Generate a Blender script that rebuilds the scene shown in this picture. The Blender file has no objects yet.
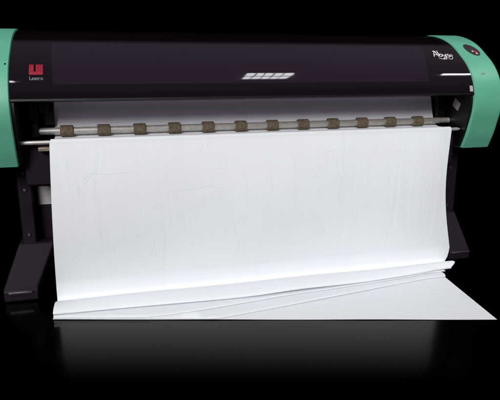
import bpy, bmesh, math, random
from mathutils import Vector, Matrix
random.seed(4)
scene = bpy.context.scene
C = scene.collection
R = math.radians

# ------------------------------------------------------------------ helpers
def obj(name, bm, mat, parent=None, smooth=True, bevel=0.0, seg=2, angle=35):
    bmesh.ops.recalc_face_normals(bm, faces=bm.faces)
    me = bpy.data.meshes.new(name); bm.to_mesh(me); bm.free()
    me.materials.append(mat)
    o = bpy.data.objects.new(name, me); C.objects.link(o)
    if smooth:
        me.polygons.foreach_set('use_smooth', [True] * len(me.polygons))
        try: me.set_sharp_from_angle(angle=R(angle))
        except Exception: pass
    if bevel:
        b = o.modifiers.new('bevel', 'BEVEL'); b.width = bevel; b.segments = seg
        b.limit_method = 'ANGLE'; b.angle_limit = R(40); b.harden_normals = False
    if parent: o.parent = parent; o.matrix_parent_inverse = parent.matrix_world.inverted()
    return o

def thing(name, label, cat, loc=(0, 0, 0)):
    o = bpy.data.objects.new(name, None); C.objects.link(o)
    o.location = loc; o.empty_display_size = .1
    o['label'] = label; o['category'] = cat
    bpy.context.view_layer.update()
    return o

def add_box(bm, x0, x1, y0, y1, z0, z1):
    v = [bm.verts.new((x, y, z)) for x in (x0, x1) for y in (y0, y1) for z in (z0, z1)]
    for f in ((0, 1, 3, 2), (4, 6, 7, 5), (0, 4, 5, 1), (2, 3, 7, 6), (0, 2, 6, 4), (1, 5, 7, 3)):
        bm.faces.new([v[i] for i in f])

def add_prism(bm, pts0, pts1):
    """closed polygon pts0 joined to polygon pts1 (3-D points)"""
    a = [bm.verts.new(p) for p in pts0]; b = [bm.verts.new(p) for p in pts1]
    n = len(a)
    bm.faces.new(a); bm.faces.new(b[::-1])
    for i in range(n):
        j = (i + 1) % n
        bm.faces.new((a[j], a[i], b[i], b[j]))

def add_tube(bm, prof, seg=32, cy=0, cz=0):
    """lathe about an X-parallel axis; prof = [(x, radius)]"""
    rings = []
    for x, r in prof:
        rings.append([bm.verts.new((x, cy + r * math.cos(2 * math.pi * k / seg), cz + r * math.sin(2 * math.pi * k / seg))) for k in range(seg)])
    for a, b in zip(rings, rings[1:]):
        for k in range(seg):
            bm.faces.new((a[k], a[(k + 1) % seg], b[(k + 1) % seg], b[k]))
    bm.faces.new(rings[0]); bm.faces.new(rings[-1][::-1])

def add_grid(bm, rows):
    vs = [[bm.verts.new(p) for p in r] for r in rows]
    for a, b in zip(vs, vs[1:]):
        for i in range(len(a) - 1):
            bm.faces.new((a[i], a[i + 1], b[i + 1], b[i]))
    return vs

def catmull(P, n=8):
    out = []
    for i in range(len(P) - 1):
        p0 = P[max(i - 1, 0)]; p1 = P[i]; p2 = P[i + 1]; p3 = P[min(i + 2, len(P) - 1)]
        for k in range(n):
            t = k / n
            out.append(tuple(.5 * (2 * b + (c - a) * t + (2 * a - 5 * b + 4 * c - d) * t * t + (3 * b - a - 3 * c + d) * t ** 3)
                             for a, b, c, d in zip(p0, p1, p2, p3)))
    out.append(tuple(P[-1]))
    return out

# ------------------------------------------------------------------ materials
def mat(name, col, rough=.5, metal=0.0, spec=.5, coat=0.0, noise=0.0, nscale=40, bump=0.0, bscale=300, rnoise=0.0):
    m = bpy.data.materials.new(name); m.use_nodes = True
    nt = m.node_tree; b = nt.nodes['Principled BSDF']
    b.inputs['Base Color'].default_value = (*col, 1); b.inputs['Roughness'].default_value = rough
    b.inputs['Metallic'].default_value = metal; b.inputs['Specular IOR Level'].default_value = spec
    b.inputs['Coat Weight'].default_value = coat; b.inputs['Coat Roughness'].default_value = .08
    tc = nt.nodes.new('ShaderNodeTexCoord')
    if noise or rnoise:
        n = nt.nodes.new('ShaderNodeTexNoise'); n.inputs['Scale'].default_value = nscale; n.inputs['Detail'].default_value = 6
        nt.links.new(tc.outputs['Object'], n.inputs['Vector'])
        if noise:
            r = nt.nodes.new('ShaderNodeMapRange')
            r.inputs['From Min'].default_value = .3; r.inputs['From Max'].default_value = .7
            r.inputs['To Min'].default_value = 1 - noise; r.inputs['To Max'].default_value = 1 + noise
            nt.links.new(n.outputs['Fac'], r.inputs['Value'])
            mx = nt.nodes.new('ShaderNodeVectorMath'); mx.operation = 'SCALE'
            mx.inputs[0].default_value = col
            nt.links.new(r.outputs['Result'], mx.inputs['Scale'])
            nt.links.new(mx.outputs['Vector'], b.inputs['Base Color'])
        if rnoise:
            r = nt.nodes.new('ShaderNodeMapRange')
            r.inputs['To Min'].default_value = max(0, rough - rnoise); r.inputs['To Max'].default_value = rough + rnoise
            nt.links.new(n.outputs['Fac'], r.inputs['Value']); nt.links.new(r.outputs['Result'], b.inputs['Roughness'])
    if bump:
        n2 = nt.nodes.new('ShaderNodeTexNoise'); n2.inputs['Scale'].default_value = bscale; n2.inputs['Detail'].default_value = 4
        nt.links.new(tc.outputs['Object'], n2.inputs['Vector'])
        bp = nt.nodes.new('ShaderNodeBump'); bp.inputs['Strength'].default_value = bump; bp.inputs['Distance'].default_value = .002
        nt.links.new(n2.outputs['Fac'], bp.inputs['Height']); nt.links.new(bp.outputs['Normal'], b.inputs['Normal'])
    return m

M = {
    'green': mat('green paint', (.115, .41, .265), .42, spec=.45, noise=.05, nscale=9, bump=.06, bscale=420, rnoise=.08),
    'plum': mat('dark plum enamel', (.0115, .006, .0115), .55, spec=.16, noise=.15, nscale=12, bump=.05, bscale=300, rnoise=.1),
    'black': mat('black plastic', (.0045, .0025, .0042), .4, spec=.35, noise=.2, nscale=20, rnoise=.1),
    'steel': mat('brushed steel', (.53, .505, .46), .45, metal=.6, noise=.12, nscale=60, rnoise=.1),
    'rod': mat('polished rod', (.72, .69, .62), .32, metal=.55, noise=.06, nscale=40),
    'rubber': mat('brown rubber', (.125, .092, .058), .8, spec=.25, noise=.4, nscale=90, bump=.25, bscale=500),
    'brass': mat('worn bracket', (.30, .24, .18), .5, metal=.6, noise=.3, nscale=60),
    'paper': mat('white paper', (.79, .81, .82), .62, spec=.25, noise=.012, nscale=5, bump=.03, bscale=35),
    'ink': mat('pale pencil grey ink', (.69, .70, .73), .7, spec=.2),
    'red': mat('red emblem', (.30, .010, .028), .4, spec=.4, noise=.1, nscale=200),
    'letter': mat('grey lettering', (.22, .23, .22), .5),
    'white': mat('white lettering', (.80, .78, .75), .5),
    'label': mat('grey paper sticker', (.40, .37, .385), .6, noise=.06, nscale=70),
    'patch': mat('grey printed sticker', (.30, .27, .27), .6, noise=.5, nscale=160),
    'bolt_and_glint': mat('worn aluminium trim', (.16, .14, .16), .5, metal=1, noise=.25, nscale=50),  # aluminium of the bolts; also serves the edge glints built on the feet
    'lens': mat('dark glossy control panel', (.02, .010, .012), .12, spec=.6, coat=.4),
    'button': mat('red button', (.35, .03, .04), .3),
}

# smoked acrylic: a weak tinted see-through, a trace of plum body colour and a clear gloss
def smoked():
    m = bpy.data.materials.new('smoked acrylic'); m.use_nodes = True
    nt = m.node_tree; nt.nodes.clear()
    out = nt.nodes.new('ShaderNodeOutputMaterial')
    tr = nt.nodes.new('ShaderNodeBsdfTransparent'); tr.inputs['Color'].default_value = (.46, .39, .47, 1)
    df = nt.nodes.new('ShaderNodeBsdfDiffuse'); df.inputs['Color'].default_value = (.013, .0065, .011, 1)
    gl = nt.nodes.new('ShaderNodeBsdfGlossy'); gl.inputs['Roughness'].default_value = .035
    tc = nt.nodes.new('ShaderNodeTexCoord')
    nz = nt.nodes.new('ShaderNodeTexNoise'); nz.inputs['Scale'].default_value = 7; nz.inputs['Detail'].default_value = 5
    nt.links.new(tc.outputs['Object'], nz.inputs['Vector'])
    rr = nt.nodes.new('ShaderNodeMapRange'); rr.inputs['To Min'].default_value = .02; rr.inputs['To Max'].default_value = .06
    nt.links.new(nz.outputs['Fac'], rr.inputs['Value']); nt.links.new(rr.outputs['Result'], gl.inputs['Roughness'])
    wv = nt.nodes.new('ShaderNodeTexNoise'); wv.inputs['Scale'].default_value = 9; wv.inputs['Detail'].default_value = 2
    nt.links.new(tc.outputs['Object'], wv.inputs['Vector'])
    bu = nt.nodes.new('ShaderNodeBump'); bu.inputs['Strength'].default_value = .5; bu.inputs['Distance'].default_value = .0007
    nt.links.new(wv.outputs['Fac'], bu.inputs['Height']); nt.links.new(bu.outputs['Normal'], gl.inputs['Normal'])
    fr = nt.nodes.new('ShaderNodeFresnel')
    ge = nt.nodes.new('ShaderNodeNewGeometry')              # the same reflectance from both sides of each face
    io = nt.nodes.new('ShaderNodeMapRange'); io.inputs['To Min'].default_value = 1.49; io.inputs['To Max'].default_value = 1 / 1.49
    nt.links.new(ge.outputs['Backfacing'], io.inputs['Value']); nt.links.new(io.outputs['Result'], fr.inputs['IOR'])
    m1 = nt.nodes.new('ShaderNodeMixShader'); m1.inputs[0].default_value = .3
    m2 = nt.nodes.new('ShaderNodeMixShader')
    nt.links.new(tr.outputs[0], m1.inputs[1]); nt.links.new(df.outputs[0], m1.inputs[2])
    nt.links.new(fr.outputs[0], m2.inputs[0]); nt.links.new(m1.outputs[0], m2.inputs[1]); nt.links.new(gl.outputs[0], m2.inputs[2])
    nt.links.new(m2.outputs[0], out.inputs['Surface'])
    return m
def wrinkle(m):
    nt = m.node_tree; b = nt.nodes['Principled BSDF']; tc = nt.nodes.new('ShaderNodeTexCoord')
    old = next(n for n in nt.nodes if n.bl_idname == 'ShaderNodeBump')
    prev = None
    for sc, rot, det, dist in (((14, 14, 1.6), .12, 3, .006), ((3, 3, 9), -.2, 2, .004), ((60, 60, 60), 0, 5, .0006)):
        mp = nt.nodes.new('ShaderNodeMapping'); mp.inputs['Scale'].default_value = sc; mp.inputs['Rotation'].default_value = (0, rot, 0)
        nz = nt.nodes.new('ShaderNodeTexNoise'); nz.inputs['Scale'].default_value = 1; nz.inputs['Detail'].default_value = det; nz.inputs['Distortion'].default_value = .6
        bp = nt.nodes.new('ShaderNodeBump'); bp.inputs['Strength'].default_value = .45; bp.inputs['Distance'].default_value = dist
        nt.links.new(tc.outputs['Object'], mp.inputs['Vector']); nt.links.new(mp.outputs[0], nz.inputs['Vector']); nt.links.new(nz.outputs['Fac'], bp.inputs['Height'])
        if prev: nt.links.new(prev.outputs['Normal'], bp.inputs['Normal'])
        prev = bp
    nt.links.new(prev.outputs['Normal'], old.inputs['Normal'])
wrinkle(M['paper'])
M['smoke'] = smoked()

def scuff(m, col):
    nt = m.node_tree; b = nt.nodes['Principled BSDF']; tc = nt.nodes.new('ShaderNodeTexCoord')
    nz = nt.nodes.new('ShaderNodeTexNoise'); nz.inputs['Scale'].default_value = 55; nz.inputs['Detail'].default_value = 8; nz.inputs['Roughness'].default_value = .7
    mr = nt.nodes.new('ShaderNodeMapRange'); mr.inputs['From Min'].default_value = .60; mr.inputs['From Max'].default_value = .74; mr.inputs['To Max'].default_value = .35
    mx = nt.nodes.new('ShaderNodeMix'); mx.data_type = 'RGBA'; mx.inputs['B'].default_value = (*col, 1)
    nt.links.new(tc.outputs['Object'], nz.inputs['Vector']); nt.links.new(nz.outputs['Fac'], mr.inputs['Value'])
    src = b.inputs['Base Color'].links[0].from_socket
    nt.links.new(src, mx.inputs['A']); nt.links.new(mr.outputs['Result'], mx.inputs['Factor'])
    nt.links.new(mx.outputs['Result'], b.inputs['Base Color'])
scuff(M['green'], (.06, .20, .15)); scuff(M['plum'], (.05, .04, .045))

# black lacquered floor: reflection fade put into a gloss mask, strongest along the paper's end
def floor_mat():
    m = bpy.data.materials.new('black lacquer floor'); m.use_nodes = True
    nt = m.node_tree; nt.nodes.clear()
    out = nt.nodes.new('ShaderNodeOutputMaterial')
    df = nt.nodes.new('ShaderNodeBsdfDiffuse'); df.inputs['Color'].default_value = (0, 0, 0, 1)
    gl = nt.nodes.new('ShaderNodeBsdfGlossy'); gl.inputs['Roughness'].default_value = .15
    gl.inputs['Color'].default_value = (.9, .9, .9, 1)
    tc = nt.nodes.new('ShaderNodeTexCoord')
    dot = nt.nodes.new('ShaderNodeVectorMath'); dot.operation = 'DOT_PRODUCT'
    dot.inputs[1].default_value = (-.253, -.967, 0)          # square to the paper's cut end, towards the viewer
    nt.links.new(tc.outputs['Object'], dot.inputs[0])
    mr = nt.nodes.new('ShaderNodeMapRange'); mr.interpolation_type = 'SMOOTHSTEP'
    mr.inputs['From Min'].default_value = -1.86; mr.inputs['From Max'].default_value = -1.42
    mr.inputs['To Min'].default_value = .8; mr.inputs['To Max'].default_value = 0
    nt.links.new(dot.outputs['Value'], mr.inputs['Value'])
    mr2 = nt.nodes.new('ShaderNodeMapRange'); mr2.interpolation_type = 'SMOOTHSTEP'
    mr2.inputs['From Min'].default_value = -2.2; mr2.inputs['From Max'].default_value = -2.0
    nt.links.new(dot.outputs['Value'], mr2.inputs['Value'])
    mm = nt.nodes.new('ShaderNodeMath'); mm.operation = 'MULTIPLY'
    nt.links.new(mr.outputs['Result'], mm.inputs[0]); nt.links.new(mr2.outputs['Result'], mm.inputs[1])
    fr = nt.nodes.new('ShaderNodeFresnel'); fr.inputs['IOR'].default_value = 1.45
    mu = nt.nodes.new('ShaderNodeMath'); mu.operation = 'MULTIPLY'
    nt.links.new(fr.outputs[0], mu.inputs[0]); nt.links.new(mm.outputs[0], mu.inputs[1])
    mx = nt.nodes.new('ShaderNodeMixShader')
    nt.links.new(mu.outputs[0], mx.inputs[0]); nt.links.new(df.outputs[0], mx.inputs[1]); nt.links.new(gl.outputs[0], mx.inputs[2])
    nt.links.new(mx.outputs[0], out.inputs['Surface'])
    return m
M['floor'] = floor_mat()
M['backdrop'] = mat('black backdrop cloth', (0, 0, 0), 1, spec=0)

# ------------------------------------------------------------------ setting
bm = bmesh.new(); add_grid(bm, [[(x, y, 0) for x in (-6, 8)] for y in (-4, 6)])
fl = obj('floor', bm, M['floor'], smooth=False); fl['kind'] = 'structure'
bm = bmesh.new(); add_box(bm, -6, 8, 6, 6.05, -.1, 5)
bd = obj('backdrop', bm, M['backdrop'], smooth=False); bd['kind'] = 'structure'

# ------------------------------------------------------------------ plotter
X0, X1 = -.333, 1.563             # inner faces of the two green end caps
CAPW = .146
PR = [(2.137, .5546), (2.112, .61), (2.095, .663), (2.080, .72), (2.078, .775), (2.090, .830), (2.115, .880), (2.155, .927),
      (2.211, .970), (2.290, 1.020), (2.382, 1.053), (2.48, 1.066), (2.58, 1.045), (2.66, .975), (2.70, .86), (2.70, .72),
      (2.66, .6), (2.60, .5546)]
PROF = catmull(PR, 8)
ARC = [0.0]
for a, b in zip(PROF, PROF[1:]): ARC.append(ARC[-1] + math.dist(a, b))
def prof_at(s, off=0.0):
    """point (y, z) on the body profile at arc length s, pushed out by off"""
    for i in range(len(ARC) - 1):
        if ARC[i + 1] >= s or i == len(ARC) - 2:
            t = (s - ARC[i]) / (ARC[i + 1] - ARC[i]); a, b = PROF[i], PROF[i + 1]
            ty, tz = b[0] - a[0], b[1] - a[1]; l = math.hypot(ty, tz)
            return a[0] + ty * t - tz / l * off, a[1] + tz * t + ty / l * off
def prof_off(off):
    return [prof_at(s, off) for s in ARC]

plotter = thing('wide_format_plotter', 'wide black plotter with smoked hood and green end caps, feeding out white paper', 'plotter', (.615, 2.35, 0))

def cap(xa, xb):                   # xa = face towards the hood, xb = outer face
    bm = bmesh.new(); sg = 1 if xb > xa else -1
    rings = []
    rr = .015
    steps = [(xa, -.004), (xa + sg * .003, 0.0), (xb - sg * rr, 0.0)]
    for k in range(1, 6):
        a = k / 5 * math.pi / 2
        steps.append((xb - sg * rr + sg * rr * math.sin(a), -rr + rr * math.cos(a)))
    for x, off in steps:
        rings.append([bm.verts.new((x, y, z)) for y, z in prof_off(off)])
    n = len(rings[0])
    for a, b in zip(rings, rings[1:]):
        for k in range(n):
            bm.faces.new((a[k], a[(k + 1) % n], b[(k + 1) % n], b[k]))
    bm.faces.new(rings[0]); bm.faces.new(rings[-1][::-1])
    return obj('end_cap', bm, M['green'], plotter, angle=50)
cap_l = cap(X0, X0 - CAPW); cap_r = cap(X1, X1 + CAPW)

def surf(x, s, off): y, z = prof_at(s, off); return (x, y, z)
def disc_on(bm, cx, cs, ax, as_, off, dome=0.0, tilt=0.0, n=40, rings=6, skirt=.004):
    c = None; prev = None
    for r in range(rings + 1):
        q = r / rings
        if r == 0:
            c = bm.verts.new(surf(cx, cs, off + dome)); continue
        ring = []
        for k in range(n):
            a = 2 * math.pi * k / n
            u, v = ax * q * math.cos(a), as_ * q * math.sin(a)
            u, v = u * math.cos(tilt) - v * math.sin(tilt), u * math.sin(tilt) + v * math.cos(tilt)
            ring.append(bm.verts.new(surf(cx + u, cs + v, off + dome * (1 - q * q))))
        for k in range(n):
            if prev is None: bm.faces.new((c, ring[k], ring[(k + 1) % n]))
            else: bm.faces.new((prev[k], ring[k], ring[(k + 1) % n], prev[(k + 1) % n]))
        prev = ring
    ring = []
    for k in range(n):
        a = 2 * math.pi * k / n
        u, v = ax * math.cos(a), as_ * math.sin(a)
        u, v = u * math.cos(tilt) - v * math.sin(tilt), u * math.sin(tilt) + v * math.cos(tilt)
        ring.append(bm.verts.new(surf(cx + u, cs + v, off - skirt)))
    for k in range(n): bm.faces.new((prev[k], ring[k], ring[(k + 1) % n], prev[(k + 1) % n]))
def rect_on(bm, x0, x1, s0, s1, off, th=.0012, n=6):
    for d, flip in ((off, 0), (off - th, 1)):
        rows = [[surf(x0 + (x1 - x0) * i, s0 + (s1 - s0) * k / n, d) for i in (0, 1)] for k in range(n + 1)]
        add_grid(bm, rows)
    bmesh.ops.remove_doubles(bm, verts=bm.verts, dist=1e-7)
    # side walls
    for xx in (x0, x1):
        rows = [[surf(xx, s0 + (s1 - s0) * k / n, d) for d in (off, off - th)] for k in range(n + 1)]
        add_grid(bm, rows)
    for ss in (s0, s1):
        add_grid(bm, [[surf(xx, ss, d) for d in (off, off - th)] for xx in (x0, x1)])
    bmesh.ops.remove_doubles(bm, verts=bm.verts, dist=1e-7)

# oval control panel sunk in the right cap, with its bezel, button and window
bm = bmesh.new(); disc_on(bm, 1.641, .513, .030, .048, .0015, 0, .30)
panel = obj('control_panel', bm, M['lens'], cap_r)
bm = bmesh.new()
for (dx, ds, r) in ((.009, -.020, .007),): disc_on(bm, 1.641 + dx, .513 + ds, r, r * 1.3, .004, .002, 0, 20, 3)
obj('button', bm, M['button'], panel)
bm = bmesh.new(); disc_on(bm, 1.650, .480, .006, .006, .004, .001, 0, 16, 3)
obj('indicator_window', bm, M['label'], panel)
bm = bmesh.new(); disc_on(bm, 1.637, .498, .005, .007, .004, .001, 0, 16, 3)
obj('indicator_window', bm, M['label'], panel)
bm = bmesh.new(); rect_on(bm, 1.612, 1.632, .347, .3535, .0008)
obj('key_slot', bm, M['brass'], cap_r)
bm = bmesh.new(); disc_on(bm, -.346, .404, .0035, .0045, .0008, .001, 0, 16, 3)
obj('screw', bm, M['black'], cap_l)

# smoked hood: a curved sheet of acrylic 6 mm thick from the front lip over the top to the back
def arc_pts(s0, s1, off, n): return [prof_at(s0 + (s1 - s0) * k / n, off) for k in range(n + 1)]
bm = bmesh.new()
HS0, HS1 = .262, .98
outer = arc_pts(HS0, HS1, -.004, 70); inner = arc_pts(HS0, HS1, -.010, 70)
loop = outer + inner[::-1]
add_prism(bm, [(X0 + .002, y, z) for y, z in loop], [(X1 - .002, y, z) for y, z in loop])
hood = obj('hood', bm, M['smoke'], plotter)
# dark lip along the front edge of the hood
bm = bmesh.new()
lp = arc_pts(HS0 - .008, HS0 - .0005, -.002, 4) + arc_pts(HS0 - .008, HS0 - .0005, -.013, 4)[::-1]
add_prism(bm, [(X0 + .002, y, z) for y, z in lp], [(X1 - .002, y, z) for y, z in lp])
obj('hood_lip', bm, M['black'], plotter)

# dark side plates lining the inside of the caps
def plate(xa, xb):
    bm = bmesh.new(); pts = prof_off(-.013)
    add_prism(bm, [(xa, y, z) for y, z in pts], [(xb, y, z) for y, z in pts])
    return obj('side_plate', bm, M['black'], plotter)
plate(X0 + .0005, X0 + .012); sp_r = plate(X1 - .0005, X1 - .012)
# stickers on the right side plate
xs = X1 - .0135
def quad_plate(cy, cz, w, h, rot, m, name, th=.0012):
    bm = bmesh.new(); c, s = math.cos(rot), math.sin(rot)
    q = [(cy + a * c - b * s, cz + a * s + b * c) for a, b in ((-w, -h), (w, -h), (w, h), (-w, h))]
    add_prism(bm, [(xs, y, z) for y, z in q], [(xs + th, y, z) for y, z in q])
    return obj(name, bm, m, sp_r, smooth=False)
quad_plate(2.188, .748, .024, .019, .5, M['patch'], 'warning_sticker')

# back wall, carriage beam and front apron of the body
bm = bmesh.new()
pts = arc_pts(.99, ARC[-1] - .01, -.02, 20); pts2 = arc_pts(.99, ARC[-1] - .01, -.03, 20)
lp = pts + pts2[::-1]
add_prism(bm, [(X0 + .013, y, z) for y, z in lp], [(X1 - .013, y, z) for y, z in lp])
obj('back_cover', bm, M['black'], plotter)
bm = bmesh.new(); add_box(bm, X0 + .013, X1 - .013, 2.170, 2.205, .788, .852)
obj('carriage_beam', bm, M['black'], plotter, bevel=.004)
bm = bmesh.new(); add_box(bm, X0 + .013, X1 - .013, 2.185, 2.56, .470, .6385)
apron = obj('front_apron', bm, M['plum'], plotter, bevel=.006)
# motor block at the left end behind the shaft
bm = bmesh.new()
add_box(bm, -.245, -.205, 2.262, 2.30, .690, .760); add_box(bm, -.262, -.222, 2.258, 2.31, .735, .790); add_box(bm, -.30, -.262, 2.27, 2.35, .66, .82)
add_box(bm, -.292, -.262, 2.215, 2.275, .650, .705)
obj('drive_block', bm, M['black'], plotter, bevel=.005)
# end stop for the shaft at the right
bm = bmesh.new(); add_box(bm, 1.500, 1.549, 2.262, 2.32, .64, .80)
obj('bearing_block', bm, M['black'], plotter, bevel=.005)

# pinch roller shaft and twelve brown rubber rollers
SY, SZ = 2.2385, .6720
bm = bmesh.new(); add_tube(bm, [(-.268, .011), (-.266, .0142), (1.498, .0142), (1.50, .013), (1.549, .013)], 28, SY, SZ)
shaft = obj('roller_shaft', bm, M['steel'], plotter)
xs_r = [-.159 + .1403 * k for k in range(12)]
for k, x in enumerate(xs_r):
    bm = bmesh.new(); w = .0248
    g = .0228 + random.uniform(-.0004, .0004)
    add_tube(bm, [(-w, .013), (-w, g - .003), (-w + .0025, g - .0004), (-w + .012, g), (w - .012, g), (w - .0025, g - .0004), (w, g - .003), (w, .013)], 28)
    o = obj('pinch_roller', bm, M['rubber'], shaft)
    o.matrix_world = Matrix.Translation((x, SY, SZ)) @ Matrix.Rotation(random.uniform(0, 6), 4, 'X')

# thin rod at the front over which the paper bends, and its small bracket
RY, RZ = 2.146, .641
bm = bmesh.new(); add_tube(bm, [(X0 + .012, .005), (X0 + .014, .0078), (X1 - .03, .0078), (X1 - .015, .003)], 24, RY, RZ)
obj('guide_rod', bm, M['rod'], plotter)
bm = bmesh.new(); add_box(bm, -.262, -.20, 2.150, 2.184, .606, .622)
obj('rod_bracket', bm, M['brass'], plotter, bevel=.003)

# stand: columns, stretcher, feet
def column(xa, xb, y0, y1, z0, z1):
    bm = bmesh.new(); add_box(bm, xa, xb, y0, y1, z0, z1)
    return obj('leg', bm, M['plum'], plotter, bevel=.006)
leg_l = column(-.372, -.318, 2.30, 2.46, .150, .5546)
leg_r = column(1.585, 1.668, 2.30, 2.46, .150, .5546)
bm = bmesh.new(); add_box(bm, -.318, 1.585, 2.362, 2.40, .20, .47)
st = obj('stretcher', bm, M['plum'], plotter, bevel=.004)
bm = bmesh.new(); add_box(bm, -.306, -.19, 2.3595, 2.3625, .352, .430)
obj('paper_label', bm, M['label'], st, smooth=False)

for leg, cx in ((leg_l, -.345), (leg_r, 1.626)):
    for z in (.24, .43, .50):
        b = bmesh.new(); bmesh.ops.create_cone(b, cap_ends=True, segments=6, radius1=.0075, radius2=.0065, depth=.006)
        o = obj('bolt', b, M['bolt_and_glint'], leg, smooth=False, bevel=.001)
        o.matrix_world = Matrix.Translation((cx, 2.2975, z)) @ Matrix.Rotation(R(90), 4, 'X')

def foot(xa, xb, ta, tb, y0):
    """wedge foot: xa..xb wide at the front edge, ta..tb wide where it meets the leg"""
    bm = bmesh.new()
    def sec(y, z0, z1, a, b): return [bm.verts.new(p) for p in ((a, y, z0), (b, y, z0), (b, y, z1), (a, y, z1))]
    S = [sec(y0, .004, .046, xa, xb), sec(y0 + .012, .002, .058, xa, xb), sec(2.296, .002, .205, ta, tb), sec(2.47, .002, .205, ta, tb), sec(2.70, .002, .058, xa, xb), sec(2.712, .004, .046, xa, xb)]
    for a, b in zip(S, S[1:]):
        for k in range(4): bm.faces.new((a[k], a[(k + 1) % 4], b[(k + 1) % 4], b[k]))
    bm.faces.new(S[0]); bm.faces.new(S[-1][::-1])
    f = obj('foot', bm, M['plum'], plotter, bevel=.006, seg=3)
    return f
fl_ = foot(-.444, -.314, -.390, -.250, 2.172)
fr_ = foot(1.560, 1.672, 1.580, 1.672, 2.150)
bm = bmesh.new(); add_box(bm, -.425, -.335, 2.166, 2.1745, .036, .046)
obj('foot_edge_glint', bm, M['bolt_and_glint'], fl_, bevel=.002)  # strip on each foot stands in for the bevel's bright reflection
bm = bmesh.new(); add_box(bm, 1.568, 1.668, 2.144, 2.1525, .036, .046)
obj('foot_edge_glint', bm, M['bolt_and_glint'], fr_, bevel=.002)

# ---- marks on the hood
HO = -.0025                      # just proud of the acrylic
def bar(name, rects, m, parent):
    bm = bmesh.new()
    for r in rects:
        b2 = bmesh.new(); rect_on(b2, *r, HO)
        me = bpy.data.meshes.new('t'); b2.to_mesh(me); b2.free(); bm.from_mesh(me); bpy.data.meshes.remove(me)
    return obj(name, bm, m, parent, smooth=False)
bar('sticker', [(1.541, 1.556, .268, .294)], M['label'], hood)
ex0, ex1, es0, es1 = -.2655, -.2185, .356, .404
w = ex1 - ex0; h = es1 - es0
bar('emblem', [(ex0, ex0 + .33 * w, es0 + .30 * h, es1), (ex0, ex1, es0, es0 + .29 * h),
               (ex0 + .50 * w, ex0 + .66 * w, es0 + .30 * h, es1), (ex0 + .68 * w, ex0 + .82 * w, es0 + .30 * h, es1), (ex0 + .84 * w, ex1, es0 + .30 * h, es1)],
    M['red'], hood)

def text_on(name, body, x0, s0, width, m, off=HO, shear=0.0, hscale=1.0):
    cu = bpy.data.curves.new('t', 'FONT'); cu.body = body; cu.size = 1; cu.shear = shear; cu.extrude = 0.0; cu.resolution_u = 4
    to = bpy.data.objects.new('t', cu); C.objects.link(to)
    dg = bpy.context.evaluated_depsgraph_get()
    me = bpy.data.meshes.new_from_object(to.evaluated_get(dg))
    bpy.data.objects.remove(to); bpy.data.curves.remove(cu)
    bm = bmesh.new(); bm.from_mesh(me); bpy.data.meshes.remove(me)
    mx = max(v.co.x for v in bm.verts); k = width / mx
    for v in bm.verts: v.co = surf(x0 + v.co.x * k, s0 + v.co.y * k * hscale, off)
    r = bmesh.ops.extrude_face_region(bm, geom=bm.faces[:])
    for v in [e for e in r['geom'] if isinstance(e, bmesh.types.BMVert)]:
        v.co += Vector((0, .0012, -.0003))
    return obj(name, bm, m, hood, smooth=False)
text_on('lettering', 'Leetro', -.265, .3335, .047, M['letter'], hscale=1.25)

# handwritten name, drawn as brush strokes
def ribbon(bm, pts, wd, place, n=6):
    P = catmull(pts, n) if len(pts) > 2 else pts
    L = []; Rr = []
    for i, p in enumerate(P):
        a = P[max(i - 1, 0)]; b = P[min(i + 1, len(P) - 1)]
        dx, dy = b[0] - a[0], b[1] - a[1]; l = math.hypot(dx, dy) or 1
        ww = wd * (.55 + .45 * math.sin(math.pi * (.15 + .7 * i / max(1, len(P) - 1))))
        L.append((p[0] - dy / l * ww, p[1] + dx / l * ww)); Rr.append((p[0] + dy / l * ww, p[1] - dx / l * ww))
    top = [[place(*q, 0) for q in L], [place(*q, 0) for q in Rr]]
    lo = [[place(*q, -.0008) for q in L], [place(*q, -.0008) for q in Rr]]
    n_ = len(P)
    v = [[bm.verts.new(q) for q in row] for row in top + lo]
    for i in range(n_ - 1):
        bm.faces.new((v[0][i], v[0][i + 1], v[1][i + 1], v[1][i])); bm.faces.new((v[2][i], v[3][i], v[3][i + 1], v[2][i + 1]))
        bm.faces.new((v[0][i], v[2][i], v[2][i + 1], v[0][i + 1])); bm.faces.new((v[1][i], v[1][i + 1], v[3][i + 1], v[3][i]))
    bm.faces.new((v[0][0], v[1][0], v[3][0], v[2][0])); bm.faces.new((v[0][-1], v[2][-1], v[3][-1], v[1][-1]))
bm = bmesh.new()
AX, AS, AK = 1.424, .434, .090
place = lambda x, y, d: surf(AX + x * AK, AS + y * AK * 1.05, HO + d)
strokes = [
    ([(.0, .30), (.10, .55), (.20, .74)], .020), ([(.10, .72), (.22, .74), (.24, .50), (.27, .30)], .026), ([(.04, .44), (.16, .46), (.26, .47)], .016),
    ([(.36, .78), (.34, .55), (.33, .32)], .022), ([(.34, .38), (.42, .52), (.50, .44), (.44, .32), (.34, .30)], .020),
    ([(.54, .50), (.56, .36), (.64, .36), (.70, .48)], .019), ([(.72, .52), (.68, .30), (.60, .12), (.46, .14), (.58, .24), (.72, .32)], .020),
    ([(.90, .48), (.82, .50), (.80, .42), (.88, .36), (.84, .26), (.74, .27)], .019),
    ([(1.0, .46), (.94, .44), (.94, .34), (1.02, .33), (1.06, .42), (1.0, .46)], .017),
    ([(.72, .14), (.86, .10), (.98, .18), (1.0, .26)], .014), ([(.20, .20), (.34, .12), (.50, .10)], .012)]
for p, wd in strokes: ribbon(bm, p, wd, place)
obj('lettering', bm, M['white'], hood, smooth=False)

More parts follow.
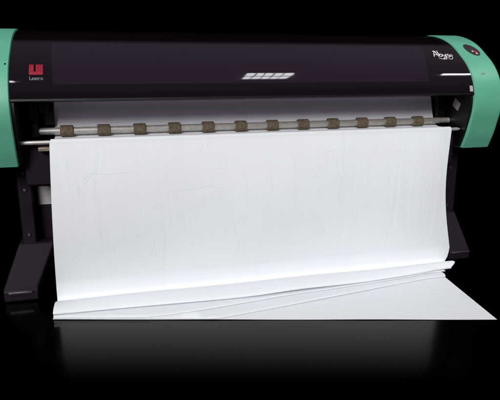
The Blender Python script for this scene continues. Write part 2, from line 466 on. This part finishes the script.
# ------------------------------------------------------------------ the paper
paper_root = thing('paper_sheet', 'long white plotted paper hanging over the guide rod and folding out across the floor', 'paper', (.63, 2.0, 0))
NU = 150
def lerp_tab(tab, x):
    if x <= tab[0][0]: return tab[0][1]
    for (a, va), (b, vb) in zip(tab, tab[1:]):
        if x <= b: return va + (vb - va) * (x - a) / (b - a)
    return tab[-1][1]
FRONT = lambda x: 1.973 - .2614 * (x + .245)
L2 = [(-.245, 1.972), (.02, 1.965), (.506, 1.946), (.765, 1.952), (1.07, 1.966), (1.30, 1.988), (1.43, 2.012)]
L3 = [(-.245, 1.972), (-.05, 1.925), (.105, 1.885), (.295, 1.890), (.5, 1.914), (.72, 1.942), (1.0, 1.968), (1.42, 2.012)]
L4 = [(-.245, 1.970), (.1, 1.880), (.374, 1.812), (.473, 1.818), (.726, 1.852), (1.034, 1.902), (1.4, 1.966)]
L2 = [(a, b - .010 * math.exp(-((a - .80) / .17) ** 2)) for a, b in catmull(L2, 12)]
L3, L4 = (catmull(t, 12) for t in (L3, L4))
def hang(u, t):
    """hanging part, t = 0 just past the bend, 1 where it meets the pile"""
    x_l = -.2175 - .020 * t
    x_r = 1.497 - .030 * math.sin(math.pi * t) + .034 * t ** 2
    x = x_l + (x_r - x_l) * u
    y = 2.1325 - .044 * (1 - (1 - t / .56) ** 2)
    # soft waves of the hanging sheet, and its right edge curling back a little
    y += .004 * math.sin(u * 7.3 + .6) * math.sin(math.pi * min(1, t)) + .0025 * math.sin(u * 17 + 2.2 * t + 1) * t * (1 - t) * 3
    y += .012 * max(0, (u - .90) / .10) ** 2 * math.sin(math.pi * t)
    z = .641 + (.085 - .641) * t
    return x, y, z
cols = []
for i in range(NU + 1):
    u = i / NU
    P = []
    xa = lambda xl, xr: xl + (xr - xl) * u
    # up behind the hood, down the slope, under the rollers
    back = catmull([(2.430, 1.012), (2.400, .985), (2.370, .93), (2.335, .85), (2.308, .77), (2.285, .70), (2.262, .660), (2.238, .6478), (2.20, .6470), (2.166, .6500)], 5)
    for y, z in back:
        P.append((xa(-.206, 1.492), y, z))
    for k in range(1, 8):
        a = math.pi / 2 * k / 8
        P.append((xa(-.2135, 1.496), 2.1475 - .015 * math.sin(a), .641 + .0125 * math.cos(a)))
    NT = 44
    for k in range(NT + 1):
        P.append(hang(u, k / NT))
    xb, yb, zb = P[-1]
    xm = xa(-.238, 1.50)
    f2 = lerp_tab(L2, xm) ; f3 = min(lerp_tab(L3, xm), f2 + .004); f4 = min(lerp_tab(L4, xm), f3 + .004)
    fr = FRONT(xm)
    f2 = max(f2, fr); f3 = max(f3, fr + .0008); f4 = max(f4, fr + .0004)
    lift = .010 * math.exp(-((xm - .80) / .17) ** 2)
    ripple = .002 * math.sin(xm * 9 + 1)
    er = lambda y, d=0.0: min(1.503, 1.500 - max(0, 2.030 - y) * 1.30) - d
    seq = [(yb - .0005, .060, 1.528), (yb - .001, .036, 1.522), (yb - .002, .024, 1.514), (yb - .006, .0185, 1.507), (yb - .016, .0180, 1.502), (2.082, .0225, 1.500)]
    for q, zz, kx in ((-.12, .0290, 0), (0, .0370, 0), (.14, .0405, -.004), (.32, .0425, -.008), (.55, .0410, -.008), (.76, .0370, -.005), (.90, .0320, -.001), (.97, .0275, .001), (1, .0235, .002)):
        yy = 2.060 + (f2 - 2.060) * q
        seq.append((yy, zz + ripple * (1 - q) + lift * q, er(yy, kx)))
    seq += [
           (f2 + .004, .0185 + lift, er(f2, .002)), (f2 + .018, .0165 + lift * .7, er(f2, .004)), (2.035, .0155, 1.454), (2.050, .0148, 1.450), (2.052, .0138, 1.448), (2.035, .0130, 1.446), (2.035 + (f3 - 2.035) * .08, .0136, 1.446), (2.035 + (f3 - 2.035) * .3, .0143, 1.446), (2.035 + (f3 - 2.035) * .6, .0144, 1.446),
           (2.035 + (f3 - 2.035) * .85, .0140, 1.446), (f3 + .0015, .0128, 1.446), (f3, .0110, 1.446), (f3 + .003, .0096, 1.446), (f3 + .02, .0090, 1.444),
           (2.035, .0086, 1.44), (2.046, .0080, 1.435), (2.046, .0072, 1.43), (2.030, .0068, 1.43), (2.03 + (f4 - 2.03) * .08, .0074, 1.43), (2.03 + (f4 - 2.03) * .3, .0080, 1.43), (2.03 + (f4 - 2.03) * .6, .0081, er(f4, -.012)),
           (2.03 + (f4 - 2.03) * .88, .0080, er(f4, -.004)), (f4 + .0015, .0073, er(f4)), (f4, .0058, er(f4)), (f4 + .004, .0043, er(f4, .004)), (f4 + .02, .0038, er(f4, .006)),
           (2.03, .0034, 1.425), (2.036, .0030, 1.425), (2.03, .0024, 1.425)]
    for y, z, b in seq:
        x = xa(-.238 - .05 * max(0, 2.06 - y), b)
        P.append((x, max(y, FRONT(x) + .0006), z))
    # the last length lies flat on the floor up to its cut end
    for k in range(1, 13):
        q = k / 12
        x = xa(-.241 - .004 * q, 1.425 - .067 * q)
        y = 2.028 + (FRONT(x) - 2.028) * q
        P.append((x, y, .0022 + .0006 * math.sin(x * 11 + q * 4)))
    cols.append(P)
rows = [[cols[i][k] for i in range(NU + 1)] for k in range(len(cols[0]))]
bm = bmesh.new(); add_grid(bm, rows)
sheet = obj('sheet', bm, M['paper'], paper_root, angle=180)

# faint plotted pattern outlines on the hanging length
bm = bmesh.new()
def on_sheet(u, t, d):
    x, y, z = hang(u, t); return (x, y - .0005 - d, z)
def line(pts, wd=.0004):
    P = catmull([(a / 1.7, b / .56) for a, b in pts], 6)
    top = []
    L = []
    for i, p in enumerate(P):
        a = P[max(i - 1, 0)]; b = P[min(i + 1, len(P) - 1)]
        dx, dy = (b[0] - a[0]) * 1.7, (b[1] - a[1]) * .56; l = math.hypot(dx, dy) or 1
        ox, oy = -dy / l * wd / 1.7, dx / l * wd / .56
        L.append((bm.verts.new(on_sheet(p[0] + ox, p[1] + oy, 0)), bm.verts.new(on_sheet(p[0] - ox, p[1] - oy, 0))))
    for (a, b), (c, d) in zip(L, L[1:]): bm.faces.new((a, b, d, c))
outl = [
    [(.58, .02), (.565, .045)], [(.60, .022), (.59, .04)], [(.44, .205), (.53, .20), (.62, .19)],
    [(.62, .12), (.68, .13)], [(.63, .20), (.66, .205)], [(.64, .215), (.66, .218)], [(.38, .40), (.36, .47)], [(.42, .40), (.405, .50)], [(.60, .38), (.605, .40)],
    [(.66, .40), (.67, .37)], [(.74, .12), (.76, .20), (.755, .28)], [(.93, .07), (.96, .10), (.955, .14)], [(1.12, .06), (1.15, .13), (1.18, .22)], [(1.05, .13), (1.05, .165)],
    [(1.32, .11), (1.315, .17)], [(1.30, .20), (1.28, .26)], [(1.50, .08), (1.475, .13), (1.52, .125)], [(1.49, .15), (1.505, .165)], [(1.515, .14), (1.52, .17)],
    [(1.42, .30), (1.425, .33)], [(1.50, .27), (1.515, .30)], [(.83, .33), (.835, .37)], [(.90, .30), (.905, .35)], [(.98, .31), (1.01, .37)], [(1.10, .36), (1.105, .385)],
    [(1.15, .35), (1.16, .38)], [(1.25, .33), (1.24, .42)], [(.70, .36), (.72, .44), (.70, .50)], [(.14, .12), (.22, .125), (.30, .12)], [(.10, .34), (.12, .36)], [(.20, .46), (.21, .50)],
    [(1.0, .48), (1.04, .44), (1.10, .42)], [(.86, .16), (.87, .23)], [(1.40, .18), (1.41, .24)]]
for k in range(46):
    a0, b0 = random.uniform(.05, 1.62), random.uniform(.05, .50)
    an = random.choice((1.45, 1.6, 1.2, 1.75, .1, 2.2)) + random.uniform(-.15, .15); ln = random.uniform(.012, .05) * (1.6 if k % 5 == 0 else 1)
    dx, dy = ln * math.cos(an), ln * math.sin(an); c = random.uniform(-.15, .15)
    outl.append([(a0, b0), (a0 + dx / 2 - dy * c, b0 + dy / 2 + dx * c), (a0 + dx, b0 + dy)])
for p in outl:
    bm = bmesh.new(); line(p)
    obj('plotted_line', bm, M['ink'], sheet, smooth=False)


# ------------------------------------------------------------------ camera
cd = bpy.data.cameras.new('camera'); cam = bpy.data.objects.new('camera', cd); C.objects.link(cam)
cd.sensor_width = 36; cd.lens = 540 / 500 * 36; cd.clip_start = .05; cd.clip_end = 100
cam.location = (0, 0, .92)
yaw, pitch = R(14.63), R(13.95)
F = Vector((math.sin(yaw) * math.cos(pitch), math.cos(yaw) * math.cos(pitch), -math.sin(pitch)))
cam.rotation_euler = F.to_track_quat('-Z', 'Y').to_euler()
scene.camera = cam

# ------------------------------------------------------------------ light
W = bpy.data.worlds.new('World'); scene.world = W; W.use_nodes = True
nt = W.node_tree; bg = nt.nodes['Background']
tc = nt.nodes.new('ShaderNodeTexCoord'); sx = nt.nodes.new('ShaderNodeSeparateXYZ')
nt.links.new(tc.outputs['Generated'], sx.inputs[0])
def mrange(src, a, b, lo=0, hi=1):
    n = nt.nodes.new('ShaderNodeMapRange'); n.interpolation_type = 'SMOOTHSTEP'
    n.inputs['From Min'].default_value = a; n.inputs['From Max'].default_value = b
    n.inputs['To Min'].default_value = lo; n.inputs['To Max'].default_value = hi
    nt.links.new(src, n.inputs['Value']); return n.outputs['Result']
tilt = nt.nodes.new('ShaderNodeMath'); tilt.operation = 'MULTIPLY_ADD'; tilt.inputs[1].default_value = -.8
nt.links.new(sx.outputs['Z'], tilt.inputs[0]); nt.links.new(sx.outputs['Y'], tilt.inputs[2])
front = mrange(tilt.outputs[0], .10, -.25)           # the room is lit on the viewer's side only
up = mrange(sx.outputs['Z'], .46, .66, .55, 1)       # pale ceiling over darker walls
mu = nt.nodes.new('ShaderNodeMath'); mu.operation = 'MULTIPLY'
nt.links.new(front, mu.inputs[0]); nt.links.new(up, mu.inputs[1])
mu2 = nt.nodes.new('ShaderNodeMath'); mu2.operation = 'MULTIPLY'; mu2.inputs[1].default_value = .21
nt.links.new(mu.outputs[0], mu2.inputs[0])
bg.inputs['Color'].default_value = (.90, .82, 1, 1)
nt.links.new(mu2.outputs[0], bg.inputs['Strength'])

sd = bpy.data.lights.new('front_key', 'SUN'); sd.energy = 2.68; sd.angle = R(22); sd.color = (.985, .985, 1)
front_key = bpy.data.objects.new('front_key', sd); C.objects.link(front_key)  # soft left-front key, added to light the hanging sheet; no actual sunlight
front_key.rotation_euler = Vector((.42, .75, -.47)).to_track_quat('-Z', 'Y').to_euler()

# louvred ceiling lamps: the row whose reflections lie on the hood
def area(x, y, sx_, sy_, L):
    d = bpy.data.lights.new('ceiling_lamp', 'AREA'); d.shape = 'RECTANGLE'; d.size = sx_; d.size_y = sy_
    d.energy = L * math.pi * sx_ * sy_; d.color = (.96, .97, 1)
    o = bpy.data.objects.new('ceiling_lamp', d); C.objects.link(o); o.location = (x, y, 2.6)
for cx in (1.175,):
    for a in range(5):
        for b in range(2):
            area(cx - .148 + .074 * a, 1.275 + .265 * b, .062, .225, 17)
area(-1.115, 1.06, 1.0, .13, 25)  # both side lamps lengthened outward, out of view, to brighten the floor paper
area(3.13, 1.50, 1.0, .13, 28)

# ------------------------------------------------------------------ output
scene.view_settings.view_transform = 'Standard'; scene.view_settings.look = 'None'
scene.view_settings.exposure = 0; scene.view_settings.gamma = 1
scene.cycles.max_bounces = 10; scene.cycles.transparent_max_bounces = 16
